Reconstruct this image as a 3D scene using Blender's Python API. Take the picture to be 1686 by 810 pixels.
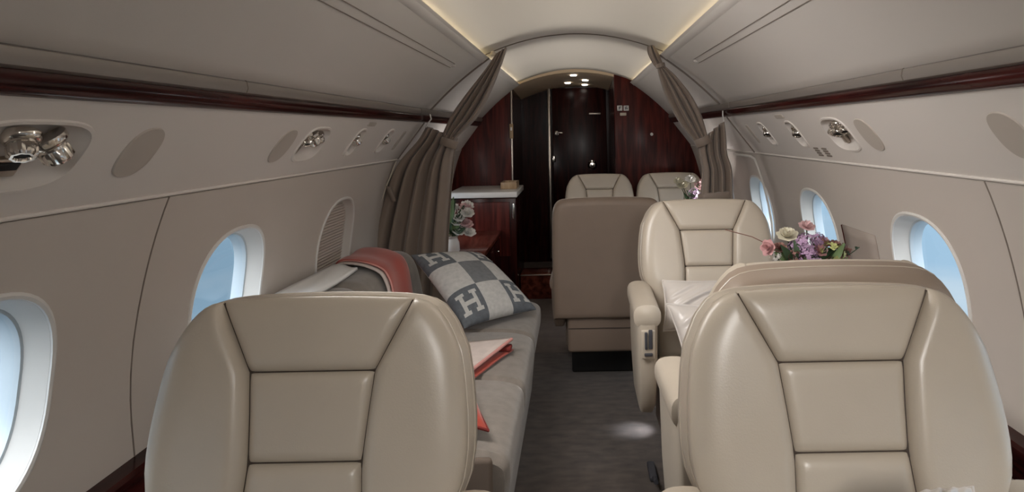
import bpy, bmesh, math, random
from mathutils import Vector, Matrix
from math import sin, cos, pi, sqrt
random.seed(7)
SC = bpy.context.scene
for o in list(bpy.data.objects): bpy.data.objects.remove(o, do_unlink=True)
COL = SC.collection

# ------------------------------------------------------------------ camera
W, H, F = 1686, 810, 1050.0
CU, CV, ROLL, CZ = 948.0, 218.0, 0.019, 1.34
cd = bpy.data.cameras.new('camera'); cam = bpy.data.objects.new('camera', cd); COL.objects.link(cam)
cd.sensor_fit = 'HORIZONTAL'; cd.sensor_width = 36; cd.lens = 36 * F / W
cd.shift_x = -(CU - W / 2) / W; cd.shift_y = (CV - H / 2) / W
cd.clip_start = 0.02
cam.rotation_euler = (Matrix.Rotation(pi / 2, 4, 'X') @ Matrix.Rotation(-ROLL, 4, 'Z')).to_euler()
cam.location = (0, 0, CZ)
SC.camera = cam
SC.view_settings.view_transform = 'Standard'; SC.view_settings.look = 'None'
SC.view_settings.gamma = 1; SC.view_settings.use_curve_mapping = False
SC.view_settings.exposure = 0.0

def at(u, v, Y):
    """the place seen at pixel (u, v) at distance Y down the cabin"""
    du, dq = u - CU, CV - v
    return Vector(((du + ROLL * dq) * Y / F, Y, CZ + (dq - ROLL * du) * Y / F))

# ------------------------------------------------------------------ sky
wd = bpy.data.worlds.new('sky'); SC.world = wd; wd.use_nodes = True
nt = wd.node_tree; nt.nodes.clear()
tc = nt.nodes.new('ShaderNodeTexCoord'); sp = nt.nodes.new('ShaderNodeSeparateXYZ')
mr = nt.nodes.new('ShaderNodeMapRange'); mr.inputs[1].default_value = -0.9; mr.inputs[2].default_value = 0.9
mx = nt.nodes.new('ShaderNodeMix'); mx.data_type = 'RGBA'
mx.inputs[6].default_value = (0.17, 0.27, 0.36, 1); mx.inputs[7].default_value = (0.46, 0.69, 0.90, 1)
mp = nt.nodes.new('ShaderNodeMapping'); mp.inputs['Scale'].default_value = (1, 1, 4)
nz = nt.nodes.new('ShaderNodeTexNoise'); nz.inputs['Scale'].default_value = 3.2; nz.inputs['Detail'].default_value = 5
rp = nt.nodes.new('ShaderNodeValToRGB'); rp.color_ramp.elements[0].position = .45; rp.color_ramp.elements[1].position = .72
m2 = nt.nodes.new('ShaderNodeMix'); m2.data_type = 'RGBA'
mc = nt.nodes.new('ShaderNodeMix'); mc.data_type = 'RGBA'
mc.inputs[6].default_value = (0.25, 0.34, 0.42, 1); mc.inputs[7].default_value = (0.72, 0.86, 0.97, 1)
bg = nt.nodes.new('ShaderNodeBackground'); bg.inputs[1].default_value = 1.0
wo = nt.nodes.new('ShaderNodeOutputWorld'); L = nt.links.new
L(tc.outputs['Generated'], sp.inputs[0]); L(sp.outputs[0], mr.inputs[0])
L(mr.outputs[0], mx.inputs[0]); L(mr.outputs[0], mc.inputs[0])
L(tc.outputs['Generated'], mp.inputs[0]); L(mp.outputs[0], nz.inputs['Vector']); L(nz.outputs[0], rp.inputs[0])
L(rp.outputs[0], m2.inputs[0]); L(mx.outputs[2], m2.inputs[6]); L(mc.outputs[2], m2.inputs[7])
up = nt.nodes.new('ShaderNodeMapRange'); up.inputs[1].default_value = -.02; up.inputs[2].default_value = .30; up.inputs[3].default_value = 1; up.inputs[4].default_value = 9
L(sp.outputs[2], up.inputs[0]); L(up.outputs[0], bg.inputs[1])
pale = nt.nodes.new('ShaderNodeMix'); pale.data_type = 'RGBA'; pale.inputs[7].default_value = (.62, .66, .70, 1)
fz = nt.nodes.new('ShaderNodeMapRange'); fz.inputs[1].default_value = 0; fz.inputs[2].default_value = .3
L(sp.outputs[2], fz.inputs[0]); L(fz.outputs[0], pale.inputs[0]); L(m2.outputs[2], pale.inputs[6])
L(pale.outputs[2], bg.inputs[0]); L(bg.outputs[0], wo.inputs[0])

# ------------------------------------------------------------------ lights
def area(name, loc, to, sx, sy, power, col=(1, .95, .88), spread=pi):
    d = bpy.data.lights.new(name, 'AREA'); d.shape = 'RECTANGLE'; d.size = sx; d.size_y = sy
    d.energy = power; d.color = col; d.spread = spread
    o = bpy.data.objects.new(name, d); COL.objects.link(o); o.location = loc
    o.rotation_euler = (Vector(to) - Vector(loc)).to_track_quat('-Z', 'Y').to_euler()
    return o
WARM = (1, .965, .93)
# cove lighting: long lamps in the channel along both edges of the ceiling, washing the headliner
for sx, pw, yl, ln in ((-1, 6, .5, 5.8), (1, 5.2, .5, 5.8), (-1, 1.5, 4.65, 1.7), (1, 1.4, 4.65, 1.7)):
    a = area('cove_lamp', (sx * .515, yl, 1.776), (0, yl, 1.86), ln, .016, pw, (1, .955, .85), .9)
    zdir = -(Vector((-sx * .97, 0, .22))).normalized()
    xdir = Vector((0, 1, 0)); ydir = zdir.cross(xdir)
    a.rotation_euler = Matrix((xdir, ydir, zdir)).transposed().to_euler()
# added fill lamps out of view under the ceiling, stronger on the left so that the right hand side is the brighter one
area('ceiling_fill', (-.36, 1.7, 1.815), (.20, 1.95, 1.30), .14, 1.2, 17, WARM, 2.5)
area('ceiling_fill', (.36, 1.7, 1.815), (-.20, 1.95, 1.30), .14, 1.2, 2.6, WARM, 2.5)
area('chair_fill', (.35, -.7, 1.80), (.55, 1.2, .75), .25, .5, 7.8, WARM, 1.6)  # added fill pair behind the camera for the foreground chairs
area('chair_fill', (-.30, -.9, 1.82), (-.40, 1.2, .8), .25, .5, .8, WARM, 1.6)
# added fill lamps hidden by the curtains, brightening the entry and dining area
area('far_fill', (-.95, 4.2, 1.08), (.4, 4.6, 1.62), .2, .4, 2.8, (1, .96, .93))
area('far_fill', (.94, 4.2, .90), (-.3, 4.8, 1.6), .12, .2, 1.6, (1, .96, .93))
# openings that let the sky in
WY = [-1.54 + .89 * k for k in range(8)]
for sx in (-1, 1):
    for y in WY:
        if sx < 0 and abs(y - 2.91) < .1: continue
        o = area('window_portal', (sx * 1.25, y, .84), (0, y, .84), .36, .40, 1)
        o.data.cycles.is_portal = True

# ------------------------------------------------------------------ materials
def mat(name, col, rough=.5, metal=0, bump=0, bscale=200, var=0, vscale=6, spec=.5, coat=0, emit=None, estr=0, trans=0, sheen=0, stretch=None):
    m = bpy.data.materials.new(name); m.use_nodes = True
    nt = m.node_tree; b = nt.nodes['Principled BSDF']
    b.inputs['Base Color'].default_value = (*col, 1); b.inputs['Roughness'].default_value = rough
    b.inputs['Metallic'].default_value = metal; b.inputs['Specular IOR Level'].default_value = spec
    b.inputs['Coat Weight'].default_value = coat; b.inputs['Coat Roughness'].default_value = .08
    b.inputs['Sheen Weight'].default_value = sheen
    b.inputs['Transmission Weight'].default_value = trans
    if emit: b.inputs['Emission Color'].default_value = (*emit, 1); b.inputs['Emission Strength'].default_value = estr
    L = nt.links.new
    tc = nt.nodes.new('ShaderNodeTexCoord'); src = tc.outputs['Object']
    if stretch:
        mp = nt.nodes.new('ShaderNodeMapping'); mp.inputs['Scale'].default_value = stretch
        L(src, mp.inputs[0]); src = mp.outputs[0]
    if var:
        n = nt.nodes.new('ShaderNodeTexNoise'); n.inputs['Scale'].default_value = vscale; n.inputs['Detail'].default_value = 6
        r = nt.nodes.new('ShaderNodeMapRange'); r.inputs[1].default_value = .3; r.inputs[2].default_value = .7
        r.inputs[3].default_value = 1 - var; r.inputs[4].default_value = 1 + var
        h = nt.nodes.new('ShaderNodeHueSaturation'); h.inputs['Color'].default_value = (*col, 1)
        L(src, n.inputs['Vector']); L(n.outputs[0], r.inputs[0]); L(r.outputs[0], h.inputs['Value']); L(h.outputs[0], b.inputs['Base Color'])
    if bump:
        n = nt.nodes.new('ShaderNodeTexNoise'); n.inputs['Scale'].default_value = bscale; n.inputs['Detail'].default_value = 3
        bp = nt.nodes.new('ShaderNodeBump'); bp.inputs['Strength'].default_value = bump; bp.inputs['Distance'].default_value = .002
        L(src, n.inputs['Vector']); L(n.outputs[0], bp.inputs['Height']); L(bp.outputs[0], b.inputs['Normal'])
    return m

def wood(name, c1, c2, rough=.16, axis=(14, 14, 1.2)):
    m = bpy.data.materials.new(name); m.use_nodes = True; nt = m.node_tree; b = nt.nodes['Principled BSDF']; L = nt.links.new
    tc = nt.nodes.new('ShaderNodeTexCoord'); mp = nt.nodes.new('ShaderNodeMapping'); mp.inputs['Scale'].default_value = axis
    n = nt.nodes.new('ShaderNodeTexNoise'); n.inputs['Scale'].default_value = 2.2; n.inputs['Detail'].default_value = 8; n.inputs['Distortion'].default_value = .6
    r = nt.nodes.new('ShaderNodeValToRGB'); r.color_ramp.elements[0].position = .35; r.color_ramp.elements[1].position = .68
    r.color_ramp.elements[0].color = (*c1, 1); r.color_ramp.elements[1].color = (*c2, 1)
    L(tc.outputs['Object'], mp.inputs[0]); L(mp.outputs[0], n.inputs['Vector']); L(n.outputs[0], r.inputs[0]); L(r.outputs[0], b.inputs['Base Color'])
    b.inputs['Roughness'].default_value = rough; b.inputs['Coat Weight'].default_value = .04; b.inputs['Coat Roughness'].default_value = .15; b.inputs['Specular IOR Level'].default_value = .15
    return m

M = {}
M['leather'] = mat('leather', (.50, .435, .355), .33, bump=.10, bscale=320, var=.03, vscale=9, spec=.65)
M['shell'] = mat('shell_leather', (.29, .225, .175), .5, bump=.15, bscale=280, var=.03, vscale=9)
M['plainback'] = mat('plain_back_leather', (.235, .175, .135), .55, bump=.15, bscale=280, var=.03, vscale=9)
M['flap'] = mat('flap_leather', (.40, .34, .30), .6, bump=.1, bscale=300)
M['seam'] = mat('seam_thread', (.055, .038, .028), .7)
M['wall'] = mat('wall_fabric', (.565, .51, .465), .75, bump=.10, bscale=600, var=.02, vscale=3)
M['psu'] = mat('psu_fabric', (.71, .66, .62), .7, bump=.06, bscale=500)
M['over'] = mat('headliner_fabric', (.585, .545, .51), .8, bump=.06, bscale=500, var=.015, vscale=2)
M['ceil'] = mat('ceiling_fabric', (.58, .535, .49), .7, bump=.04, bscale=500)
M['groove'] = mat('groove', (.20, .165, .14), .8)
M['cover'] = mat('vent_cover', (.50, .445, .395), .7, bump=.25, bscale=900)
M['railgrey'] = mat('rail_metal', (.25, .22, .20), .38, metal=.3, bump=.03, bscale=80)
M['wood'] = wood('mahogany', (.035, .005, .004), (.12, .020, .014), .36)
M['woodx'] = wood('mahogany_rail', (.014, .003, .003), (.065, .014, .012), .16, (14, 1.0, 14))
M['woodl'] = wood('mahogany_table', (.05, .010, .006), (.17, .045, .028), .12, (10, 1.4, 10))
M['wooddark'] = wood('mahogany_door', (.014, .003, .003), (.045, .008, .006), .24)
M['black'] = mat('black', (.008, .008, .008), .6)
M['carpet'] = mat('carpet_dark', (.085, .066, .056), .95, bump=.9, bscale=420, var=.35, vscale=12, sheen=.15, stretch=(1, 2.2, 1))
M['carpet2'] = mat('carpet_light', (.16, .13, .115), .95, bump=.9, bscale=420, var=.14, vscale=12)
M['chrome'] = mat('chrome', (.72, .68, .63), .16, metal=1)
M['steel'] = mat('brushed_metal', (.50, .44, .38), .3, metal=1)
M['white'] = mat('white_plastic', (.74, .72, .69), .35)
M['reveal'] = mat('window_reveal', (.66, .63, .59), .4)
M['frost'] = mat('window_inner_ring', (.50, .56, .60), .25)
M['counter'] = mat('counter_edge', (.72, .70, .68), .3)
M['velvet'] = mat('divan_fabric', (.180, .154, .130), .85, bump=.5, bscale=300, var=.16, vscale=26, sheen=.35)
M['velvetdark'] = mat('divan_end_fabric', (.12, .09, .07), .85, bump=.35, bscale=500)
M['curtain'] = mat('curtain_fabric', (.255, .197, .158), .5, bump=.1, bscale=600, sheen=.3, var=.04, vscale=8)
M['cord'] = mat('cord', (.62, .55, .45), .7)
M['orange'] = mat('orange_wool', (.37, .052, .030), .9, bump=.5, bscale=350, var=.08, vscale=10, sheen=.3)
M['reddark'] = mat('red_wool', (.16, .016, .012), .9, bump=.4, bscale=350)
M['cream'] = mat('cream_wool', (.55, .47, .43), .9, bump=.5, bscale=350, var=.06, vscale=30)
M['pink'] = mat('pink_stitch', (.55, .26, .23), .9)
M['litback'] = mat('lit_back_white', (.80, .80, .79), .8, bump=.2, bscale=400)  # white stands in for window light on the divan back
M['satin'] = mat('satin', (.60, .55, .51), .30, bump=.25, bscale=14, sheen=.3)
M['pl_light'] = mat('pillow_light', (.46, .45, .43), .95, bump=.7, bscale=420, var=.10, vscale=60)
M['pl_dark'] = mat('pillow_dark', (.105, .115, .128), .95, bump=.7, bscale=420, var=.15, vscale=60)
M['pl_mid'] = mat('pillow_mid', (.15, .155, .16), .95, bump=.7, bscale=420, var=.12, vscale=60)
M['tan'] = mat('soffit_tan', (.75, .58, .40), .7, bump=.05, bscale=400)
M['glow'] = mat('cove_glow', (.9, .85, .6), .5, emit=(1, .86, .50), estr=1.6)
M['lamp'] = mat('downlight_lens', (.9, .9, .9), .3, emit=(1, .93, .84), estr=9)
M['traywood'] = wood('tray_wood', (.35, .23, .13), (.52, .38, .24), .3)
M['glassv'] = mat('vase_glass', (.85, .9, .88), .03, trans=1)
M['stem'] = mat('stem_green', (.05, .075, .03), .6)
M['leaf'] = mat('leaf_green', (.035, .07, .030), .55, var=.3, vscale=20)
M['leafl'] = mat('leaf_pale', (.16, .24, .10), .55, var=.2, vscale=20)
for k, c in dict(mauve=(.36, .23, .36), rose=(.50, .27, .27), blush=(.62, .42, .42), ivory=(.60, .56, .44), lime=(.42, .44, .17), lilac=(.50, .36, .50), pwhite=(.74, .72, .68), brown=(.22, .11, .09)).items():
    M[k] = mat('petal_' + k, c, .7, var=.12, vscale=40)
M['ink'] = mat('sign_ink', (.05, .05, .06), .6)
# window pane: clear sheet, mostly see-through with a little gloss
pm = bpy.data.materials.new('window_pane'); pm.use_nodes = True; nt = pm.node_tree; nt.nodes.clear()
tr = nt.nodes.new('ShaderNodeBsdfTransparent'); tr.inputs[0].default_value = (.95, .98, 1, 1)
gl = nt.nodes.new('ShaderNodeBsdfGlossy'); gl.inputs['Roughness'].default_value = .03
ms = nt.nodes.new('ShaderNodeMixShader'); ms.inputs[0].default_value = .05; ou = nt.nodes.new('ShaderNodeOutputMaterial')
nt.links.new(tr.outputs[0], ms.inputs[1]); nt.links.new(gl.outputs[0], ms.inputs[2]); nt.links.new(ms.outputs[0], ou.inputs[0])
M['pane'] = pm

# ------------------------------------------------------------------ mesh helpers
class MB:
    def __init__(s): s.v = []; s.f = []; s.m = []
    def add(s, vs, fs, mi=0):
        o = len(s.v); s.v += [tuple(v) for v in vs]
        for f in fs: s.f.append(tuple(i + o for i in f)); s.m.append(mi)
        return s
    def grid(s, P, cu=False, cv=False, mi=0, flip=False):
        n, m = len(P), len(P[0]); vs = [p for r in P for p in r]; fs = []
        for i in range(n if cu else n - 1):
            for j in range(m if cv else m - 1):
                a, b, c, d = i * m + j, i * m + (j + 1) % m, ((i + 1) % n) * m + (j + 1) % m, ((i + 1) % n) * m + j
                fs.append((d, c, b, a) if flip else (a, b, c, d))
        return s.add(vs, fs, mi)
    def cap(s, pts, mi=0, flip=False):
        f = tuple(range(len(pts)))
        return s.add(pts, [f[::-1] if flip else f], mi)
    def loft(s, rings, mi=0, caps=True, flip=False):
        s.grid(rings, cv=True, mi=mi, flip=flip)
        if caps: s.cap(rings[0], mi, not flip); s.cap(rings[-1], mi, flip)
        return s
    def box(s, c, d, bev=0.0, seg=3, mi=0, mat4=None):
        bm = bmesh.new(); bmesh.ops.create_cube(bm, size=1)
        for v in bm.verts: v.co = Vector((v.co.x * d[0], v.co.y * d[1], v.co.z * d[2]))
        if bev: bmesh.ops.bevel(bm, geom=bm.edges[:], offset=min(bev, min(d) * .49), segments=seg, affect='EDGES', profile=.5)
        bm.verts.ensure_lookup_table(); bm.verts.index_update()
        T = Matrix.Translation(c) if mat4 is None else mat4 @ Matrix.Translation(c)
        s.add([T @ v.co for v in bm.verts], [[v.index for v in f.verts] for f in bm.faces], mi); bm.free()
        return s
    def tube(s, path, r, n=8, mi=0, closed=False):
        path = [Vector(p) for p in path]; rings = []; up = None; k = len(path)
        for i, p in enumerate(path):
            t = (path[(i + 1) % k] - path[i - 1]) if closed else (path[min(i + 1, k - 1)] - path[max(i - 1, 0)])
            t.normalize()
            if up is None: up = t.orthogonal().normalized()
            else:
                up = (up - t * up.dot(t)); up = up.normalized() if up.length > 1e-6 else t.orthogonal().normalized()
            w = t.cross(up); rr = r[i] if isinstance(r, (list, tuple)) else r
            rings.append([p + (up * cos(2 * pi * a / n) + w * sin(2 * pi * a / n)) * rr for a in range(n)])
        if closed: return s.grid(rings, cu=True, cv=True, mi=mi)
        return s.loft(rings, mi)
    def lathe(s, prof, n=24, M4=None, mi=0, ripple=0):
        rings = []
        for r, z in prof:
            rings.append([Vector(((r * (1 + (ripple if a % 6 < 3 else 0))) * cos(2 * pi * a / n), (r * (1 + (ripple if a % 6 < 3 else 0))) * sin(2 * pi * a / n), z)) for a in range(n)])
        if M4: rings = [[M4 @ p for p in q] for q in rings]
        return s.loft(rings, mi)
    def build(s, name, mats, parent=None, smooth=True, ang=38):
        me = bpy.data.meshes.new(name); me.from_pydata(s.v, [], s.f)
        for m in (mats if isinstance(mats, (list, tuple)) else [mats]): me.materials.append(m)
        me.polygons.foreach_set('material_index', s.m)
        bm = bmesh.new(); bm.from_mesh(me)
        bmesh.ops.remove_doubles(bm, verts=bm.verts, dist=1e-5); bmesh.ops.recalc_face_normals(bm, faces=bm.faces)
        bm.to_mesh(me); bm.free()
        if smooth:
            me.polygons.foreach_set('use_smooth', [True] * len(me.polygons)); me.set_sharp_from_angle(angle=math.radians(ang))
        o = bpy.data.objects.new(name, me); COL.objects.link(o)
        if parent: o.parent = parent
        return o

def tag(o, label=None, cat=None, group=None, kind=None):
    if label: o['label'] = label
    if cat: o['category'] = cat
    if group: o['group'] = group
    if kind: o['kind'] = kind
    return o
def thing(name, label, cat, loc=(0, 0, 0), rz=0, group=None, mw=None):
    o = bpy.data.objects.new(name, None); COL.objects.link(o); o.empty_display_size = .05
    if mw is not None: o.matrix_world = mw
    else: o.location = loc; o.rotation_euler = (0, 0, rz)
    return tag(o, label, cat, group)
def struct(o): o['kind'] = 'structure'; return o
def copy_tree(o, parent=None):
    c = o.copy(); COL.objects.link(c)
    if parent: c.parent = parent
    for ch in list(o.children): copy_tree(ch, c)
    return c
def interp(tab, x):
    if x <= tab[0][0]: return tab[0][1]
    for (a, b), (c, d) in zip(tab, tab[1:]):
        if x <= c: return b + (d - b) * (x - a) / (c - a)
    return tab[-1][1]
def hermite(tab, x):
    n = len(tab)
    if x <= tab[0][0]: return tab[0][1]
    if x >= tab[-1][0]: return tab[-1][1]
    for i in range(n - 1):
        x0, y0 = tab[i]; x1, y1 = tab[i + 1]
        if x <= x1:
            h = x1 - x0; t = (x - x0) / h
            def sl(j):
                if j == 0: return (tab[1][1] - tab[0][1]) / (tab[1][0] - tab[0][0])
                if j == n - 1: return (tab[-1][1] - tab[-2][1]) / (tab[-1][0] - tab[-2][0])
                return (tab[j + 1][1] - tab[j - 1][1]) / (tab[j + 1][0] - tab[j - 1][0])
            m0, m1 = sl(i) * h, sl(i + 1) * h
            return (2 * t**3 - 3 * t * t + 1) * y0 + (t**3 - 2 * t * t + t) * m0 + (-2 * t**3 + 3 * t * t) * y1 + (t**3 - t * t) * m1
def sgnpow(c, e): return math.copysign(abs(c) ** e, c)
def superell(a, b, n=48, e=2.5):
    return [(a * sgnpow(cos(2 * pi * k / n), 2 / e), b * sgnpow(sin(2 * pi * k / n), 2 / e)) for k in range(n)]

# ------------------------------------------------------------------ cabin shell
Y0, Y1 = -2.6, 5.63
WZ, WA, WB = .84, .198, .212           # window centre height and half sizes
PROF = [(.0, 1.0), (.30, 1.085), (.45, 1.105), (.55, 1.112), (.686, 1.12), (.806, 1.114), (.915, 1.097), (1.04, 1.068), (1.14, 1.037), (1.199, 1.014)]
def px(z): return hermite(PROF, z)
PA, PB = Vector((.860, 0, 1.413)), Vector((1.017, 0, 1.206))
PD = (PB - PA).normalized(); PLEN = (PB - PA).length
def holed(mb, y0, y1, t0, t1, hole, f, layers=7):
    """fills the rectangle y0..y1 x t0..t1 around a closed outline hole with quads; f maps (y, t) into space"""
    cy = sum(h[0] for h in hole) / len(hole); ct = sum(h[1] for h in hole) / len(hole)
    angs = sorted([math.atan2(b - ct, a - cy) for a, b in hole] + [math.atan2(t - ct, y - cy) for y in (y0, y1) for t in (t0, t1)])
    hp = sorted([(math.atan2(b - ct, a - cy), sqrt((a - cy)**2 + (b - ct)**2)) for a, b in hole])
    hp = [(hp[-1][0] - 2 * pi, hp[-1][1])] + hp + [(hp[0][0] + 2 * pi, hp[0][1])]
    P = []
    for a in angs:
        c, s = cos(a), sin(a); ri = interp(hp, a)
        ro = min(((y1 - cy) / c if c > 1e-9 else (y0 - cy) / c if c < -1e-9 else 9), ((t1 - ct) / s if s > 1e-9 else (t0 - ct) / s if s < -1e-9 else 9))
        P.append([f(cy + c * (ri + (ro - ri) * k / layers), ct + s * (ri + (ro - ri) * k / layers)) for k in range(layers + 1)])
    mb.grid(P, cu=True)
RECESS = [(1.07, .13, .070), (2.255, .098, .068), (2.695, .047, .064), (3.11, .047, .064)]
SM = .122
def wall(sx):
    mb = MB()
    fw = lambda y, z: (sx * px(z), y, z)
    fp = lambda y, s: (sx * (PA.x + PD.x * s), y, PA.z + PD.z * s)
    for y in WY:
        holed(mb, y - .445, y + .445, .55, 1.199, [(y + a, WZ + b) for a, b in superell(WA, WB, 56)], fw)
    zs = [.55 + (1.199 - .55) * k / 16 for k in range(17)]
    for a, b in ((Y0, WY[0] - .445), (WY[-1] + .445, Y1)): mb.grid([[fw(a, z) for z in zs], [fw(b, z) for z in zs]])
    mb.grid([[fw(a, z) for z in (.55, .45, .3, .15, 0)] for a in (Y0, Y1)])
    ps = MB()
    cur = Y0
    for (yc, a, b) in (RECESS if sx < 0 else RECESS[1:]):
        ps.grid([[fp(cur, 0), fp(cur, PLEN)], [fp(yc - a - .03, 0), fp(yc - a - .03, PLEN)]])
        holed(ps, yc - a - .03, yc + a + .03, 0, PLEN, [(yc + p, SM + q) for p, q in superell(a, b, 40, 3.2)], fp, 3)
        cur = yc + a + .03
    ps.grid([[fp(cur, 0), fp(cur, PLEN)], [fp(Y1, 0), fp(Y1, PLEN)]])
    lip = [(PB.x, PB.z), (PB.x + .004, PB.z - .006), (PB.x + .003, PB.z - .012), (1.013, 1.198)]
    mb.grid([[(sx * x, y, z) for x, z in lip] for y in (Y0, Y1)])
    o = struct(mb.build('wall_left' if sx < 0 else 'wall_right', M['wall']))
    tag(o, 'curved beige %s side wall with a row of oval windows' % ('left' if sx < 0 else 'right'))
    ps.build('service_strip', M['psu'], o, smooth=False)
    # panel joints
    for yj in (1.585, -.20):
        g = MB(); g.tube([(sx * (px(z) - .0004), yj + .0 * z, z) for z in [1.199 - .65 * k / 20 for k in range(21)]], .0022, 6)
        g.build('panel_joint', M['groove'], o)
    g = MB(); g.tube([(sx * (PA.x + PD.x * s), 3.62, PA.z + PD.z * s - .001) for s in (0, .1, .2, PLEN)], .006, 6); g.build('panel_joint', M['groove'], o)
    g = MB(); g.tube([(sx * (PB.x - .002), y, PB.z - .001) for y in (Y0, 0, 2, Y1)], .0045, 8); g.build('crease_piping', M['psu'], o)
    return o
WL, WR = wall(-1), wall(1)
g = MB(); g.tube([(PB.x - .012, 4.05, PB.z - .022), (PB.x - .012, 3.68, PB.z - .022)] + [(px(z) - .006, 3.645 - .02 * (1.17 - z), z) for z in (1.17, 1.12, 1.05, .98, .9, .8, .7, .57)], .007, 8); g.build('jamb_trim', M['reveal'], WR)

# windows
nwin = 0
for sx in (-1, 1):
    for y in WY:
        nwin += 1
        shut = sx < 0 and abs(y - 2.91) < .1
        def ring(k, dx, n=56, grow=0.0): return [(sx * (px(WZ + b) + dx), y + a, WZ + b) for a, b in superell(WA * k + grow, WB * k + grow, n)]
        mb = MB(); mb.grid([ring(1.0, 0), ring(.985, .015), ring(.955, .035), ring(.94, .045)], cv=True)
        w = struct(mb.build('window_%d' % nwin, M['reveal']))
        fr = MB(); fr.grid([ring(1.0, .002), ring(1.0, -.004, grow=.001), ring(1.0, -.006, grow=.007), ring(1.0, -.003, grow=.013), ring(1.0, .002, grow=.014)], cv=True)
        fr.build('window_frame', M['white'], w)
        ir = MB(); ir.grid([ring(.94, .045), ring(.915, .047), ring(.905, .058), ring(.895, .085)], cv=True); ir.build('inner_ring', M['frost'], w)
        if shut:
            s = MB(); P = []
            for i in range(61):
                z = WZ - WB * .97 + 2 * WB * .97 * i / 60
                hy = WA * .97 * max(0, 1 - abs((z - WZ) / (WB * .975)) ** 2.5) ** (1 / 2.5)
                P.append([(sx * (px(z) + .03 + (.006 if i % 2 else 0)), y + hy * (2 * j / 10 - 1), z) for j in range(11)])
            s.grid(P); s.build('pleated_shade', M['cover'], w, smooth=False)
        p = MB(); p.cap(ring(.905, .058)); p.build('pane', M['pane'], w)
        tag(w, 'oval cabin window in the %s wall%s' % ('left' if sx < 0 else 'right', ' with its pleated shade drawn' if shut else ''))

# overhead side panels, rails and ledges
def sweep(pts, y0=Y0, y1=Y1, closed=True):
    mb = MB(); r0 = [(x, y0, z) for x, z in pts]; r1 = [(x, y1, z) for x, z in pts]
    mb.grid([r0, r1], cv=closed)
    if closed: mb.cap(r0); mb.cap(r1, flip=True)
    return mb
def oprof(t):
    b = .012 * sin(pi * t)
    return (.486 + .336 * t + b * .65, 1.773 - .286 * t + b * .76)
ntrim = 0
for sx in (-1, 1):
    side = 'left' if sx < 0 else 'right'
    pts = [oprof(k / 12) for k in range(13)]
    op = [(sx * .63, 1.738), (sx * .52, 1.745), (sx * .496, 1.766), (sx * .490, 1.775)] + [(sx * x, z) for x, z in pts] + [(sx * .87, 1.475)]
    ntrim += 1
    o = struct(sweep(op, closed=False).build('trim_%d' % ntrim, M['over'])); tag(o, 'sloping beige overhead panel above the %s rail' % side)
    for t in (.306, .374):
        x, z = oprof(t); g = MB(); g.tube([(sx * (x - .001), y, z - .001) for y in (Y0, 0, 3.17)], .0014, 6); g.build('panel_joint', M['groove'], o)
    x, z = oprof(.34); g = MB(); g.box((sx * x, 3.17, z), (.03, .012, .012), .003); g.build('joint_clip', M['over'], o)
    for yr in (3.62,):
        g = MB(); g.tube([(sx * (oprof(k / 12)[0] - .002), yr, oprof(k / 12)[1] - .002) for k in range(13)], .0065, 6); g.build('arch_gasket', M['groove'], o)
    st = MB(); st.box((sx * .545, 1.5, 1.757), (.05, 8.2, .012), .004); st.build('cove_strip', M['glow'], o)
    ntrim += 1
    gr = struct(sweep([(sx * x, z) for x, z in ((.832, 1.451), (.824, 1.455), (.820, 1.466), (.823, 1.482), (.833, 1.489), (.878, 1.487), (.878, 1.451))]).build('trim_%d' % ntrim, M['railgrey']))
    tag(gr, 'grey handrail with a glossy dark wood band along the %s wall' % side)
    sweep([(sx * x, z) for x, z in ((.834, 1.4505), (.831, 1.437), (.837, 1.421), (.850, 1.4125), (.91, 1.409), (.91, 1.4505))]).build('wood_band', M['woodx'], gr)
    for yj in (1.60, -.2, 3.40):
        g = MB(); g.tube([(sx * x, yj, z) for x, z in ((.8235, 1.4545), (.8195, 1.466), (.8225, 1.4825), (.833, 1.4895))], .0016, 6); g.build('rail_joint', M['groove'], gr)
    ntrim += 1
    lg = struct(sweep([(sx * x, z) for x, z in ((1.125, .556), (1.068, .556), (1.058, .548), (1.054, .50), (1.056, .47), (1.07, .462), (1.125, .462))]).build('trim_%d' % ntrim, M['woodx']))
    tag(lg, 'dark wood side ledge along the foot of the %s wall panels' % side)

# ceiling
def cz(x): return 1.902 - .43 * x * x
mb = MB(); xs = [-.64 + 1.28 * k / 28 for k in range(29)]
mb.grid([[(x, y, cz(x)) for x in xs] for y in (Y0, 3.62)])
mb.grid([[(x, 3.62, cz(x) - d) for x in xs] for d in (0, .004)])
mb.grid([[(x, y, cz(x) - .004) for x in xs] for y in (3.62, 5.64)])
ce = struct(mb.build('ceiling', M['ceil'])); tag(ce, 'arched pale headliner with lit cove edges')
g = MB(); g.tube([(x, 3.618, cz(x) - .003) for x in xs[3:-3]], .003, 6); g.build('arch_gasket', M['groove'], ce)
# floor
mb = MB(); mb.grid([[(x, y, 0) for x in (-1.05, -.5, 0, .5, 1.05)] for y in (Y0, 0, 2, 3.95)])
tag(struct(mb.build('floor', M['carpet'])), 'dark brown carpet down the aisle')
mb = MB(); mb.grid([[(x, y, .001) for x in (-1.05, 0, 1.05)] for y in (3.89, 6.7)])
tag(struct(mb.build('floor', M['carpet2'])), 'paler carpet beyond the curtains')
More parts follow.
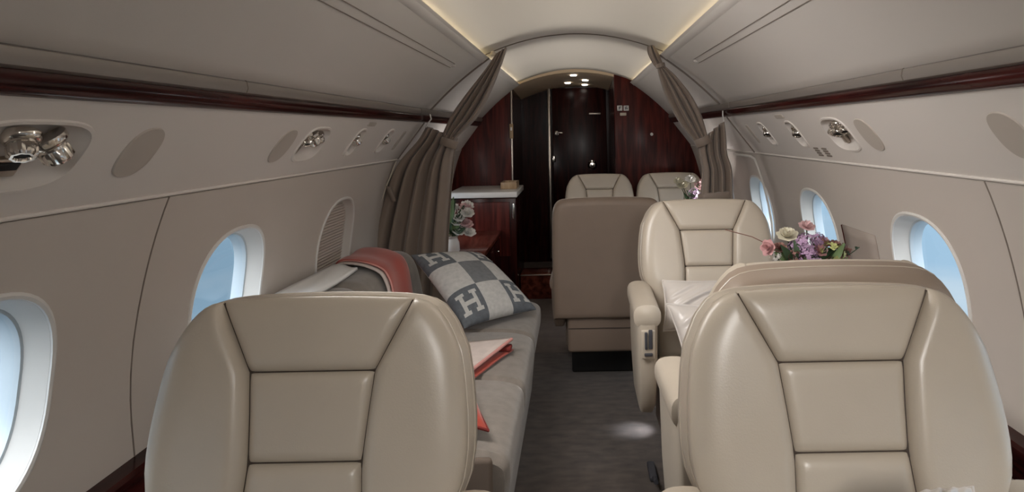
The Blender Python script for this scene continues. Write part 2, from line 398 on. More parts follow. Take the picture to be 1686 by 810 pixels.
# end walls
mb = MB(); mb.box((0, Y0 - .03, .95), (2.5, .06, 2.1)); tag(struct(mb.build('wall_aft', M['wall'])), 'beige wall behind the viewer')
VX0, VX1, VY = -.56, .345, 6.62
mb = MB()
mb.box(((VX0 - 1.25) / 2, Y1 + .03, .95), (1.25 + VX0, .06, 2.1), .004); mb.box(((VX1 + 1.25) / 2, Y1 + .03, .95), (1.25 - VX1, .06, 2.1), .004)
wf = struct(mb.build('wall_front', M['wood'])); tag(wf, 'glossy dark mahogany bulkhead either side of the entry')
g = MB(); g.box((VX0 - .004, Y1 - .004, 1.22), (.016, .012, 1.0), .004); g.build('edge_trim', M['steel'], wf)
mb = MB()
mb.box((VX0 - .02, (Y1 + VY) / 2 + .05, .95), (.04, VY - Y1, 2.1)); mb.box((VX1 + .02, (Y1 + VY) / 2 + .05, .95), (.04, VY - Y1, 2.1)); mb.box((0, VY + .05, .95), (1.3, .06, 2.1))
tag(struct(mb.build('wall_entry', M['wooddark'])), 'dark mahogany walls of the entry vestibule')
mb = MB(); xs = [VX0 + (VX1 - VX0) * k / 16 for k in range(17)]
zc = lambda x, y: (1.872 - .40 * x * x) - .055 * (y - Y1)
mb.grid([[(x, Y1, cz(x) + .02) for x in xs], [(x, Y1, zc(x, Y1)) for x in xs], [(x, VY + .03, zc(x, VY)) for x in xs]])
so = struct(mb.build('ceiling', M['tan'])); tag(so, 'tan arched soffit over the entry with small downlights')
for (x, y) in ((-.012, 5.80), (.10, 6.12), (.10, 6.45), (-.07, 6.30)):
    l = MB(); l.lathe([(.001, .004), (.026, .004), (.030, 0), (.026, -.006), (.001, -.006)], 20, Matrix.Translation((x, y, zc(x, y) - .003)))
    l.build('downlight', M['lamp'], so)
# entry door
dr = MB(); dr.box((.04, VY, .92), (.56, .035, 1.76), .006); door = struct(dr.build('door_1', M['wooddark'])); tag(door, 'dark glossy mahogany entry door at the far end')
l = MB(); l.box((-.272, VY - .05, .95), (.030, .05, 1.80), .006); l.build('door_frame', M['steel'], door)
l = MB(); l.lathe([(.001, 0), (.024, 0), (.024, .01), (.010, .014), (.010, .05), (.001, .05)], 16, Matrix.Translation((-.20, VY - .02, 1.335)) @ Matrix.Rotation(pi / 2, 4, 'X'))
l.tube([(-.20, VY - .065, 1.335), (-.17, VY - .07, 1.34), (-.135, VY - .068, 1.335)], [.010, .012, .009], 10); l.build('door_handle', M['chrome'], door)
l = MB(); l.lathe([(.001, 0), (.045, 0), (.05, .012), (.03, .03), (.034, .05), (.028, .065), (.001, .068)], 20, Matrix.Translation((.165, VY - .015, 1.0)) @ Matrix.Rotation(pi / 2, 4, 'X')); l.build('door_knob', M['chrome'], door)
l = MB(); l.box((-.232, VY - .03, 1.07), (.028, .02, .07), .005); l.build('door_lock', M['chrome'], door)
l = MB(); l.box((.20, VY - .03, 1.53), (.12, .02, .018), .004); l.build('sill_bar', M['steel'], door)

# ------------------------------------------------------------------ overhead fittings
def psu_frame(sx, y, s):
    p = PA + PD * s
    if sx < 0: ex, ey = Vector((0, 1, 0)), Vector((PD.x, 0, -PD.z))
    else: ex, ey = Vector((0, -1, 0)), Vector((-PD.x, 0, -PD.z))
    n = ex.cross(ey); m = Matrix.Identity(4)
    for i in range(3): m[i][0], m[i][1], m[i][2] = ex[i], ey[i], n[i]
    m[0][3], m[1][3], m[2][3] = sx * p.x, y, p.z
    return m
def nozzle(root, x, y, tilt, sc=1.0):
    T = Matrix.Translation((x, y, -.012)) @ Matrix.Rotation(tilt[0], 4, 'X') @ Matrix.Rotation(tilt[1], 4, 'Y') @ Matrix.Scale(sc, 4)
    b = MB(); b.lathe([(.030, -.016), (.030, -.006), (.026, 0), (.022, .002), (.022, .006)], 28, T)
    b.lathe([(.019, .004), (.021, .010), (.021, .026), (.017, .031), (.013, .031), (.011, .024)], 48, T, ripple=.09)
    nz = b.build('air_nozzle', M['chrome'], root)
    c = MB(); c.lathe([(.001, .0255), (.0112, .0255), (.0112, .0245), (.001, .0245)], 16, T); c.build('nozzle_core', M['black'], nz)
def service(sx, y, a, b, kind, label):
    r = thing('service_panel', label, 'air vent panel', group='ceiling service panels', mw=psu_frame(sx, y, SM))
    mb = MB(); ring = lambda k, z, g=0: [(p, q, z) for p, q in superell(a * k + g, b * k + g, 40, 3.2)]
    mb.grid([ring(1, 0), ring(.97, -.010), ring(.86, -.026), ring(.70, -.032), ring(.02, -.034)], cv=True); mb.cap(ring(.02, -.034)); mb.build('recess_tray', M['psu'], r)
    fr = MB(); fr.grid([ring(1, -.001), ring(1, .004, .001), ring(1, .004, .007), ring(1, .0, .009)], cv=True); fr.build('bezel', M['psu'], r)
    if kind == 2:
        nozzle(r, .0, .022, (.55, -.35), .95); nozzle(r, .062, .016, (.75, .55), 1.1)
        s = MB(); s.box((.01, -.036, -.022), (.060, .040, .014), .005); sw = s.build('switch_plate', M['steel'], r)
        s = MB(); s.box((.01, -.030, -.014), (.040, .016, .006), .002); s.build('switch_button', M['black'], sw)
    elif kind == 3:
        nozzle(r, .0, .02, (.6, .5), .95); nozzle(r, -.045, .016, (.6, -.4), .8); nozzle(r, .045, .024, (.8, .6), .75)
        s = MB(); s.box((-.045, -.032, -.02), (.030, .042, .014), .005); s.build('switch_plate', M['steel'], r)
    else:
        nozzle(r, .006, .012, (.6, .5), .95)
        s = MB(); s.box((-.008, -.036, -.022), (.026, .028, .012), .004); s.build('switch_plate', M['steel'], r)
    return r
names = ['nearest the lens, with twin chrome nozzles', 'with three chrome nozzles, over the second window', 'single nozzle, next beyond the wide one', 'single nozzle, closest to the curtain']
for sx in (-1, 1):
    for i, (yc, a, b) in enumerate(RECESS):
        if sx > 0 and i == 0: continue
        service(sx, yc, a, b, (2, 3, 1, 1)[i], 'air vent panel in the %s wall, %s' % ('left' if sx < 0 else 'right', names[i]))
def vcover(sx, y, a, b, label, s=SM, e=2.4, tilt=0):
    r = MB(); ring = lambda k, z: [(p, q, z) for p, q in superell(a * k, b * k, 40, e)]
    r.grid([ring(1.02, -.004), ring(1.0, .002), ring(.985, .0035), ring(.5, .004), ring(.02, .004)], cv=True); r.cap(ring(.02, .004)); r.cap(ring(1.02, -.004))
    o = r.build('speaker_cover', M['cover']); o.matrix_world = psu_frame(sx, y, s)
    tag(o, label, 'vent cover', 'overhead speaker covers'); return o
for sx, side in ((-1, 'left'), (1, 'right')):
    vcover(sx, 1.362, .053, .064, 'flush grey oval cover on the %s wall nearest the lens' % side)
    vcover(sx, 2.03, .053, .064, 'flush grey oval cover on the %s wall just before the wide air vent panel' % side)
    vcover(sx, 3.36, .022, .060, 'narrow flush grey cover on the %s wall beside the curtain' % side, e=4)
    vcover(sx, 2.74, .05, .010, 'thin flush grey strip on the %s wall above the small air vents' % side, s=.026, e=6)
for k, yy in enumerate((2.515, 2.60)):
    r = MB()
    for j in range(4): r.box((0, -.018 + .012 * j, .001), (.045, .007, .004), .001)
    o = r.build('vent_grille', M['groove']); o.matrix_world = psu_frame(1, yy, .213)
    tag(o, 'small dark slotted grille low on the right wall, %s of the two' % ('nearer' if k == 0 else 'farther'), 'vent', 'slotted grilles')

# ------------------------------------------------------------------ executive chair
D1, D2 = .119, .261
SEAM = [(0, .175), (D1, .1115), (.19, .104), (D2, .098), (.33, .102), (.62, .112)]
OUT = [(0, .175), (.005, .194), (.016, .213), (.043, .236), (.09, .259), (.135, .268), (.2, .275), (.25, .276), (.295, .270), (.325, .257), (.36, .238), (.42, .224), (.62, .218)]
def g1(x): x = max(0, min(1, x)); return sqrt(max(0, 1 - (1 - x) ** 2))
OUTP = [(0, .225), (.004, .240), (.012, .254), (.028, .267), (.055, .276), (.10, .281), (.3, .284), (.62, .284)]
class Chair:
    def __init__(s, root, k=.27, zt=1.0425, out=OUT): s.out = out; s.tw = out[0][1]; s.init(root, k, zt)
    def init(s, root, k, zt): s.r = root; s.k = k; s.zt = zt; q = sqrt(1 + k * k); s.n = (-1 / q, k / q)
    def P(s, x, d, h): return Vector((x, -s.k * d + s.n[0] * h, s.zt - d + s.n[1] * h))
    def crown(s, x): return -.006 * (1 - (x / s.tw) ** 2) if abs(x) < s.tw else 0
    def panel(s, name, d0, d1, left, right, Hh, rs, ro, outer=None, rows=26, cols=22, skirt=.012):
        mb = MB(); G = []
        for i in range(rows + 1):
            t = .5 - .5 * cos(pi * i / rows); d = d0 + (d1 - d0) * t; row = []
            xl, xr = left(d), right(d)
            for j in range(cols + 1):
                w = .5 - .5 * cos(pi * j / cols); x = xl + (xr - xl) * w
                dd = d + (s.crown(x) * (1 - t) if outer is None and d0 == 0 else 0)
                # distance to the edges of this panel
                es = []
                if outer != 'l': es.append(((x - xl), rs))
                if outer != 'r': es.append(((xr - x), rs))
                if outer == 'l': es.append(((x - xl) , ro))
                if outer == 'r': es.append(((xr - x), ro))
                if outer is None: es.append((d - d0, rs if d0 else ro)); 
                es.append((d1 - d, rs))
                h = Hh
                for e, r in es: h *= g1(e / r)
                row.append((x, dd, h))
            G.append(row)
        P = [[s.P(*q) for q in r] for r in G]
        mb.grid(P)
        # skirt round the border
        bd = [(0, j) for j in range(cols + 1)] + [(i, cols) for i in range(1, rows + 1)] + [(rows, j) for j in range(cols - 1, -1, -1)] + [(i, 0) for i in range(rows - 1, 0, -1)]
        r0 = [P[i][j] for i, j in bd]; r1 = [s.P(G[i][j][0], G[i][j][1], G[i][j][2] - skirt) for i, j in bd]
        mb.grid([r0, r1], cv=True)
        return mb.build(name, M['leather'], s.r, ang=60)
    def outline(s, grow=0, dend=.62):
        ds = [dend * (k / 40) ** 1.6 for k in range(40, -1, -1)]
        R = [(interp(s.out, d) + grow, d) for d in ds]
        T = [(s.tw - 2 * s.tw * k / 12, -grow + s.crown(s.tw - 2 * s.tw * k / 12)) for k in range(1, 12)]
        Lf = [(-x, d) for x, d in reversed(R)]
        return [(x, d - (grow if d < .02 else 0) if False else d) for x, d in R] + T + Lf
def make_chair(root, k=.27, arms='high', plain=False, zt=1.0425, shellh=.108, sides=(-1, 1), shellm='leather'):
    c = Chair(root, k, zt); cs = Chair(root, k, zt, OUTP) if plain else c
    sm = lambda d: interp(SEAM, d); ot = lambda d: hermite(OUT, d)
    c.panel('headrest_panel', 0, D1, lambda d: -sm(d), sm, .020, .020, .045)
    c.panel('middle_panel', D1, D2, lambda d: -sm(d), sm, .016, .018, .05)
    c.panel('lower_panel', D2, .60, lambda d: -sm(d), sm, .018, .02, .05)
    c.panel('side_bolster', 0, .60, lambda d: -ot(d), lambda d: -sm(d), .032, .024, .060, 'l', rows=34, skirt=.05)
    c.panel('side_bolster', 0, .60, sm, ot, .032, .024, .060, 'r', rows=34, skirt=.05)
    pp = MB()
    for sg in (-1, 1): pp.tube([c.P(sg * sm(d), d, .003) for d in [.004 + .55 * i / 30 for i in range(31)]], .0031, 6)
    for d in (D1, D2): pp.tube([c.P(-sm(d) + 2 * sm(d) * i / 6, d, .003) for i in range(7)], .0031, 6)
    pp.build('seam_piping', M['seam'], root)
    o = cs.outline(.002); O = [(x * kx, .3 + (d - .3) * kx, h) for kx, h in ((1, -.004), (1, -.03)) for x, d in o]
    sh = MB(); rings = []
    for g, h in ((-.02, -.003), (0, -.010), (.004, -.028), (.005, -.05), (.005, -shellh + .035), (.001, -shellh + .014), (-.010, -shellh + .003), (-.03, -shellh)):
        rings.append([c.P(x * (1 + g / .27), .3 + (d - .3) * (1 + g / .3), h) for x, d in o])
    sh.loft(rings); sh.build('back_shell', M['plainback' if plain else shellm], root, ang=50)
    wl = MB(); wl.tube([c.P(x * 1.016, .3 + (d - .3) * 1.014, -.045) for x, d in o], .0022, 6); wl.build('welt', M['leather'], root)
    st = MB(); st.box((0, -.38, .395), (.475, .50, .13), .05, 4); st.build('seat_cushion', M['leather'], root)
    bs = MB(); bs.box((0, -.33, .25), (.46, .52, .17), .02); bs.build('seat_base', M['shell'], root)
    pd = MB(); pd.box((0, -.34, .085), (.40, .40, .17), .01); pd.build('pedestal', M['black'], root)
    za = .715 if arms == 'high' else .56; ya0 = 0 if arms == 'high' else .07; la = M['plainback' if plain else 'leather']
    for sg in sides:
        x0 = sg * (.288 if not plain else .262); b = MB(); rings = []
        lev = ((.29, .026, -.31, -.11), (.33, .034, -.35, -.08), (.45, .040, -.375, -.06), (.62, .043, -.385, -.05), (.665, .043, -.385, -.05))
        for z, hw, ya, yb in lev:
            zz = .29 + (z - .29) * (za - .04 - .29) / (.66 - .29)
            rings.append([Vector((x0 + p, (ya + yb) / 2 + q + ya0, zz)) for p, q in superell(hw, (yb - ya) / 2, 28, 5)])
        b.loft(rings); arm = b.build('armrest', la, root)
        pd = MB(); P = []
        for i in range(15):
            t = i / 14; y = -.402 + .36 * t + ya0; e = min(1, g1(t / .06) * g1((1 - t) / .10)); zc_ = za - .050 + .022 * t
            P.append([Vector((x0 + .050 * e * sgnpow(cos(a), .75), y, zc_ + .042 * e * sgnpow(sin(a), .75))) for a in [2 * pi * q / 24 for q in range(24)]])
        pd.loft(P); pd.build('arm_pad', la, arm)
        if arms == 'high':
            pl = MB(); pl.box((x0, -.388, za - .145), (.052, .012, .105), .006); lv = pl.build('recline_plate', M['leather'], arm)
            le = MB(); le.box((x0 - .008, -.396, za - .130), (.010, .008, .062), .003); le.box((x0 + .008, -.396, za - .125), (.014, .006, .07), .003); le.box((x0, -.396, za - .180), (.030, .008, .012), .003)
            le.build('recline_lever', M['ink'], lv)
    if plain:
        sk = MB(); sk.box((0, -.03, .36), (.44, .14, .38), .02); sk.build('back_skirt', M['plainback'], root)
        for z in (.405, .30):
            t = MB(); t.tube([(-.215, .041, z), (.215, .041, z)], .003, 6); t.build('skirt_seam', M['seam'], root)
    return root
CHG = 'cream leather cabin chairs'
ch = thing('cabin_chair', 'cream leather cabin chair in the left foreground, facing the lens', 'chair', (-.475, 1.17, 0), group=CHG); make_chair(ch)
def again(label, loc, rz=0, sc=1.0):
    c = copy_tree(ch); c.location = loc; c.rotation_euler = (0, 0, rz); c.scale = (sc,) * 3; c['label'] = label; return c
again('cream leather cabin chair in the right foreground, facing the lens', (.462, 1.17, 0))
bb = thing('cabin_chair', 'cream leather chair facing away, back to back with the right foreground chair', 'chair', (.545, 1.41, 0), pi, CHG); make_chair(bb, shellm='shell')
mc_ = again('cream leather chair on the right holding two satin pillows, facing the lens', (.535, 2.69, 0), 0, 1.0)
m = MB(); m.box((-.262, -.20, .012), (.03, .12, .02), .006); m.tube([(-.262, -.26, .018), (-.262, -.30, .035), (-.262, -.33, .04)], .009, 8); m.build('floor_pedal', M['ink'], mc_)
pc = thing('cabin_chair', 'tan plain-backed chair beside the aisle, facing away from the lens', 'chair', (.155, 3.42, 0), pi, CHG)
make_chair(pc, .05, 'low', True, .985)
m = MB(); q = at(1056, 339, 3.40) - pc.location; m.box((-q.x, -q.y, q.z), (.075, .05, .03), .008); m.box((-q.x, -q.y + .03, q.z - .016), (.045, .02, .012), .003); m.build('back_latch', M['shell'], pc)
for lab, x, sd in (('cream leather chair in front of the far bulkhead, nearer the aisle', .185, (-1,)), ('cream leather chair in front of the far bulkhead, beside the right wall', .765, ())):
    fc = thing('cabin_chair', lab, 'chair', (x, 5.22, -.05), group=CHG); make_chair(fc, sides=sd)
# ------------------------------------------------------------------ divan
dv = thing('divan', 'long taupe fabric divan along the left wall', 'sofa', (-.62, 2.45, 0))
ox, oy = .62, -2.45
def D(mb): mb.v = [(x + ox, y + oy, z) for x, y, z in mb.v]; return mb
def roundbox(x0, x1, y0, y1, z0, z1, r, n=10):
    m = MB(); m.box(((x0 + x1) / 2, (y0 + y1) / 2, (z0 + z1) / 2), (x1 - x0, y1 - y0, z1 - z0), r, 5); return m
b = MB()
prof = [(-1.0, .0), (-.262, .0), (-.250, .03), (-.235, .18), (-.222, .30), (-.22, .34), (-1.0, .34)]
b.grid([[(x, y, z) for x, z in prof] for y in (1.72, 3.26)], cv=True); b.cap([(x, 1.72, z) for x, z in prof]); b.cap([(x, 3.26, z) for x, z in prof], flip=True)
D(b).build('base', M['velvet'], dv)
e = MB(); e.box((-.545, 1.69, .245), (.615, .024, .475), .02); D(e).build('end_panel', M['velvetdark'], dv)
for (a, c_) in ((1.70, 2.22), (2.225, 2.745), (2.75, 3.27)):
    m = MB(); P = []
    for i in range(25):
        t = i / 24; y = a + (c_ - a) * t; e_ = g1(t / .05) * g1((1 - t) / .05); row = []
        for k in range(40):
            p, q = sgnpow(cos(2 * pi * k / 40), .5), sgnpow(sin(2 * pi * k / 40), .5)
            hx, hz = .305 - .012 * (1 - e_), .082 * (.75 + .25 * e_)
            row.append((-.50 + hx * p, y, .412 + hz * q + .008 * sin(pi * t) * (q > 0)))
        P.append(row)
    m.loft(P); D(m).build('seat_cushion', M['velvet'], dv)
for (a, c_) in ((1.74, 2.50), (2.505, 3.27)):
    m = MB(); P = []
    for i in range(25):
        t = i / 24; y = a + (c_ - a) * t; e_ = g1(t / .06) * g1((1 - t) / .10); row = []
        for k in range(40):
            p, q = sgnpow(cos(2 * pi * k / 40), .6), sgnpow(sin(2 * pi * k / 40), .6)
            z = .585 + .175 * q * (.90 + .10 * e_)
            row.append((-.905 + .125 * p * (.8 + .2 * e_) - (z - .5) * .18, y, z))
        P.append(row)
    m.loft(P); D(m).build('back_cushion', M['velvet'], dv)

# patterned pillow leaning on the divan
B_, R_, T_, L_ = at(765, 549, 2.66), at(884, 517, 2.95), at(792, 424, 3.22), at(676, 427, 3.02)
def hmark(a, b):
    """letter with serifs inside the unit cell"""
    if not (.2 < b < .84): return False
    st = .2 < a < .33 or .67 < a < .8
    bar = .33 <= a <= .67 and .46 < b < .57
    ser = (b < .29 or b > .75) and (.12 < a < .41 or .59 < a < .88)
    return st or bar or ser
def pillow_mesh(c4, n, thick, pat=None, power=.42, pinch=.06, wr=0):
    B, R, T, Lq = c4; nrm = (R - B).cross(Lq - B).normalized(); mb = MB()
    def S(u, v, sgn):
        # edges pulled in between the corners
        uu = u + (.5 - u) * pinch * 4 * v * (1 - v); vv = v + (.5 - v) * pinch * 4 * u * (1 - u)
        p = B * (1 - uu) * (1 - vv) + R * uu * (1 - vv) + T * uu * vv + Lq * (1 - uu) * vv
        e = min(1, 16 * u * (1 - u) * v * (1 - v)); p = p + nrm * sgn * wr * e * (sin(34 * u + 9 * sin(5 * v)) * (.3 + v) + .7 * sin(21 * v - 14 * u))
        return p + nrm * sgn * (thick if sgn > 0 else thick * .4) * (max(0, 16 * u * (1 - u) * v * (1 - v)) ** power)
    for sgn in (1, -1):
        P = [[S(i / n, j / n, sgn) for i in range(n + 1)] for j in range(n + 1)]; o = len(mb.v); mb.v += [tuple(p) for r in P for p in r]
        for j in range(n):
            for i in range(n):
                a = o + j * (n + 1) + i; mb.f.append((a, a + 1, a + n + 2, a + n + 1) if sgn > 0 else (a, a + n + 1, a + n + 2, a + 1))
                mb.m.append(pat((i + .5) / n, (j + .5) / n) if pat and sgn > 0 else 0)
    return mb, S
def check(u, v):
    i, j = min(2, int(u * 3)), min(2, int(v * 3))
    if (i + j) % 2: return 0
    if i == 1: return 2
    return 0 if hmark(u * 3 - i, v * 3 - j) else 1
UPZ = Vector((0, 0, .02))
mb, S = pillow_mesh((B_ + UPZ, R_ + UPZ, T_ + UPZ, L_ + UPZ), 120, .085, check, .45, .05)
pw = mb.build('patterned_pillow', [M['pl_light'], M['pl_dark'], M['pl_mid']], ang=80)
tag(pw, 'grey and white checked pillow with letter H squares leaning on the divan', 'pillow')

def cloth_strip(path_fn, ny, ns, thick, name, m, parent=None):
    P = [[Vector(path_fn(i / ns, j / ny)) for j in range(ny + 1)] for i in range(ns + 1)]
    mb = MB(); mb.grid(P); o = mb.build(name, m, parent, ang=80)
    s = o.modifiers.new('thickness', 'SOLIDIFY'); s.thickness = thick; s.offset = 1
    return o
BP = [(-1.085, .70), (-1.08, .755), (-1.05, .775), (-1.00, .780), (-.95, .779), (-.90, .772), (-.845, .752), (-.812, .71), (-.792, .65), (-.775, .58), (-.762, .51)]
def bpath(s):
    t = s * (len(BP) - 1); i = min(len(BP) - 2, int(t)); f = t - i
    q = lambda j: Vector((BP[max(0, min(len(BP) - 1, j))][0], 0, BP[max(0, min(len(BP) - 1, j))][1]))
    p0, p1, p2, p3 = q(i - 1), q(i), q(i + 1), q(i + 2)
    return .5 * ((2 * p1) + (p2 - p0) * f + (2 * p0 - 5 * p1 + 4 * p2 - p3) * f * f + (3 * p1 - p0 - 3 * p2 + p3) * f**3)
bl = thing('throw_blanket', 'orange wool throw blanket draped over the back of the divan', 'blanket', (0, 0, 0))
def f1(s, t):
    p = bpath(s); y = 2.63 + .30 * (1 - s) * .8 + (.31 - .04 * s) * t
    return (p.x + .006 * sin(7 * t + 3 * s) * s + .010 * s, y, p.z + .004 * sin(9 * t) + .012)
cloth_strip(f1, 24, 40, .008, 'blanket_top', M['orange'], bl)
def f2(s, t):
    p = bpath(s); y = 2.605 + .30 * (1 - s) * .8 + .30 * t
    return (p.x + .002, y, p.z + .004)
cloth_strip(f2, 12, 40, .006, 'blanket_lining', M['cream'], bl)
for k, t in enumerate((0, 1)):
    m = MB(); m.tube([Vector(f1(i / 40, t)) + Vector((.004, 0, .004)) for i in range(41)], .004, 6); m.build('stitched_edge', M['pink'], bl)
ws = MB(); P = []  # thin white sheet: window light on the divan back top, put into colour
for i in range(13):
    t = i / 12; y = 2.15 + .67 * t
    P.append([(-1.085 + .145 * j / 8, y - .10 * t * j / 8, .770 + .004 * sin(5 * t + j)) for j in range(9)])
ws.grid(P); w_ = ws.build('lit_back_top', M['litback'], ang=80); s_ = w_.modifiers.new('thickness', 'SOLIDIFY'); s_.thickness = .012; s_.offset = 1
tag(w_, 'white sheet standing in for window light on top of the divan back', 'lit patch')

# second throw on the seat
tb = thing('throw_blanket', 'cream throw with red underside folded on the divan seat', 'blanket', (0, 0, 0))
def quad(A, Bq, C, Dq, zf, n=16):
    return [[(Vector(A) * (1 - s) * (1 - t) + Vector(Bq) * s * (1 - t) + Vector(C) * s * t + Vector(Dq) * (1 - s) * t) + Vector((0, 0, zf(s, t))) for s in [i / n for i in range(n + 1)]] for t in [j / n for j in range(n + 1)]]
def sheet(A, Bq, C, Dq, zf, name, m, th, parent):
    mb = MB(); mb.grid(quad(A, Bq, C, Dq, zf)); o = mb.build(name, m, parent, ang=80); s = o.modifiers.new('thickness', 'SOLIDIFY'); s.thickness = th; s.offset = 1; return o
ZS = .503
sheet((-.255, 2.458, ZS), (-.392, 2.125, ZS), (-.76, 2.0, ZS), (-.76, 2.52, ZS), lambda s, t: .003 * sin(6 * s), 'lower_fold', M['orange'], .008, tb)
sheet((-.265, 2.46, ZS + .012), (-.40, 2.14, ZS + .012), (-.76, 2.03, ZS + .012), (-.76, 2.51, ZS + .012), lambda s, t: .006 + .022 * (1 - s) * max(0, 1 - 3 * t) + .004 * sin(8 * s + 5 * t), 'upper_fold', M['cream'], .010, tb)
m = MB(); m.tube([Vector((-.265, 2.46, ZS + .045)).lerp(Vector((-.40, 2.14, ZS + .022)), i / 12) + Vector((.003, 0, 0)) for i in range(13)], .006, 8); m.build('stitched_edge', M['pink'], tb)
m = MB(); m.box((-.285, 2.435, ZS + .020), (.05, .05, .016), .006); m.build('inner_fold', M['reddark'], tb)
# orange cushion behind the front chair
cp = [Vector((-.258, 1.765, .520)), Vector((-.36, 2.03, .57)), Vector((-.62, 1.96, .60)), Vector((-.53, 1.735, .60))]
mb, S2 = pillow_mesh((cp[0], cp[1], cp[2], cp[3]), 24, .06, None, .45, .06)
mb.m = [0] * (len(mb.m) // 2) + [1] * (len(mb.m) // 2)
rp_ = mb.build('throw_pillow', [M['orange'], M['reddark']], ang=80); tag(rp_, 'orange wool pillow lying on the near end of the divan seat', 'pillow')
m = MB(); m.tube([S2(u, v, 0) for u, v in [(i / 12, 0) for i in range(12)] + [(1, i / 12) for i in range(12)] + [(1 - i / 12, 1) for i in range(12)] + [(0, 1 - i / 12) for i in range(12)]], .005, 6, closed=True); m.build('piping', M['reddark'], rp_)

# satin pillows on the right hand chair
def satin(u0, v0, u1, v1, u2, v2, u3, v3, Ya, Yb, th, label):
    mb, S = pillow_mesh((at(u0, v0, Ya), at(u1, v1, Ya), at(u2, v2, Yb), at(u3, v3, Yb)), 40, th, None, .5, .07, .006)
    o = mb.build('satin_pillow', M['satin'], ang=80); tag(o, label, 'pillow', 'satin pillows on the chairs')
    m = MB(); m.tube([S(u, v, 0) for u, v in [(i / 12, 0) for i in range(12)] + [(1, i / 12) for i in range(12)] + [(1 - i / 12, 1) for i in range(12)] + [(0, 1 - i / 12) for i in range(12)]], .004, 6, closed=True); m.build('piping', M['satin'], o)
satin(1092, 545, 1235, 540, 1232, 460, 1090, 462, 2.40, 2.50, .06, 'white satin pillow standing against the back of the right hand chair')
satin(1440, 1010, 1640, 1010, 1600, 803, 1480, 818, .72, .86, .05, 'white satin pillow on the right foreground chair, only its top edge showing')
satin(1132, 610, 1245, 610, 1235, 502, 1097, 500, 2.22, 2.34, .06, 'white satin pillow leaning in front of the other one on the right hand chair')

# ------------------------------------------------------------------ curtains
def resample(rows, n):
    out = []; k = len(rows)
    for i in range(n + 1):
        t = (k - 1) * i / n; a = min(k - 2, int(t)); f = t - a; q = lambda j: rows[max(0, min(k - 1, j))]
        r = []
        for s in (0, 1):
            p0, p1, p2, p3 = q(a - 1)[s], q(a)[s], q(a + 1)[s], q(a + 2)[s]
            r.append(.5 * ((2 * p1) + (p2 - p0) * f + (2 * p0 - 5 * p1 + 4 * p2 - p3) * f * f + (3 * p1 - p0 - 3 * p2 + p3) * f**3))
        out.append(r)
    return out
def drape(rows, folds, amp, Y, name, parent, ph=0, n=44, cols=90, yoff=0):
    R = resample([(at(*a, Y), at(*b, Y)) for a, b in rows], n); P = []
    for i, (a, b) in enumerate(R):
        w = (b - a).length; row = []; am = min(amp, .35 * w / folds * 2) if not callable(amp) else amp(i / n)
        for j in range(cols + 1):
            s = j / cols; p = a.lerp(b, s)
            wv = sin(2 * pi * folds * s + ph + .5 * sin(3 * i / n)) + .35 * sin(2 * pi * folds * 1.73 * s + 1.3 + ph)
            p = p + Vector((.25 * am * cos(2 * pi * folds * s + ph), am * wv + yoff, 0)); row.append(p)
        P.append(row)
    mb = MB(); mb.grid(P); o = mb.build(name, M['curtain'], parent, ang=120)
    m = o.modifiers.new('thickness', 'SOLIDIFY'); m.thickness = .003; return o
def band(u0, v0, u1, v1, Y, wid, parent, name='tieback'):
    a, b = at(u0, v0, Y), at(u1, v1, Y); ax = (b - a); c = (a + b) / 2; hw = ax.length / 2; ax.normalize(); up = Vector((0, -1, 0)).cross(ax).normalized(); mb = MB(); P = []
    for t in (-1, -.8, .8, 1):
        k = 1 if abs(t) < .9 else .93
        P.append([c + ax * hw * k * cos(q) + Vector((0, 1, 0)) * (.036 * k) * sin(q) + up * wid / 2 * t for q in [2 * pi * i / 28 for i in range(28)]])
    mb.loft(P); mb.build(name, M['curtain'], parent)
YC = 3.57
lc = thing('curtain', 'brown curtain tied back along the left side of the cabin arch', 'curtain', (0, 0, 0), group='cabin divider curtains')
drape([((815, 90), (834, 78)), ((800, 112), (826, 102)), ((770, 149), (807, 149)), ((743, 186), (783, 193)), ((729, 218), (752, 226)), ((729, 232), (750, 238))], 4.0, .028, YC, 'swag', lc, .4)
drape([((700, 207), (752, 228)), ((685, 232), (749, 240)), ((652, 270), (746, 268)), ((634, 312), (742, 322)), ((612, 395), (737, 410)), ((600, 480), (735, 500)), ((598, 560), (735, 575))], 5.2, .030, YC, 'drape_panel', lc, 1.0, yoff=.01)
band(725, 231, 754, 240, YC, .045, lc)
m = MB(); m.tube([at(708, 188, YC - .01), at(710, 196, YC - .01), at(704, 204, YC - .01), at(701, 210, YC - .01)], .004, 8); m.build('hook', M['white'], lc)
m = MB(); m.tube([at(652, 266, YC - .03), at(645, 285, YC - .03), at(634, 312, YC - .03), at(622, 350, YC - .03), at(612, 400, YC - .03), at(606, 440, YC - .03)], .004, 8); m.build('edge_cord', M['cord'], lc)
m = MB(); P0 = [at(636, 306, YC - .035), at(643, 308, YC - .035), at(653, 331, YC - .04), at(645, 333, YC - .04)]
m.grid([[P0[0], P0[1]], [P0[3], P0[2]]]); st_ = m.build('loose_strap', M['curtain'], lc); sm_ = st_.modifiers.new('thickness', 'SOLIDIFY'); sm_.thickness = .006
m = MB(); m.lathe([(.001, -.012), (.014, -.010), (.016, 0), (.010, .012), (.001, .014)], 14, Matrix.Translation(at(812, 88, YC - .01))); m.build('ceiling_stud', M['cord'], lc)
rc = thing('curtain', 'brown curtain tied back along the right side of the cabin arch', 'curtain', (0, 0, 0), group='cabin divider curtains')
drape([((1066, 76), (1077, 74)), ((1067, 88), (1085, 88)), ((1075, 104), (1091, 102)), ((1082, 112), (1093, 111))], 2.2, .010, YC, 'gathered_head', rc, .2, n=20, cols=50)
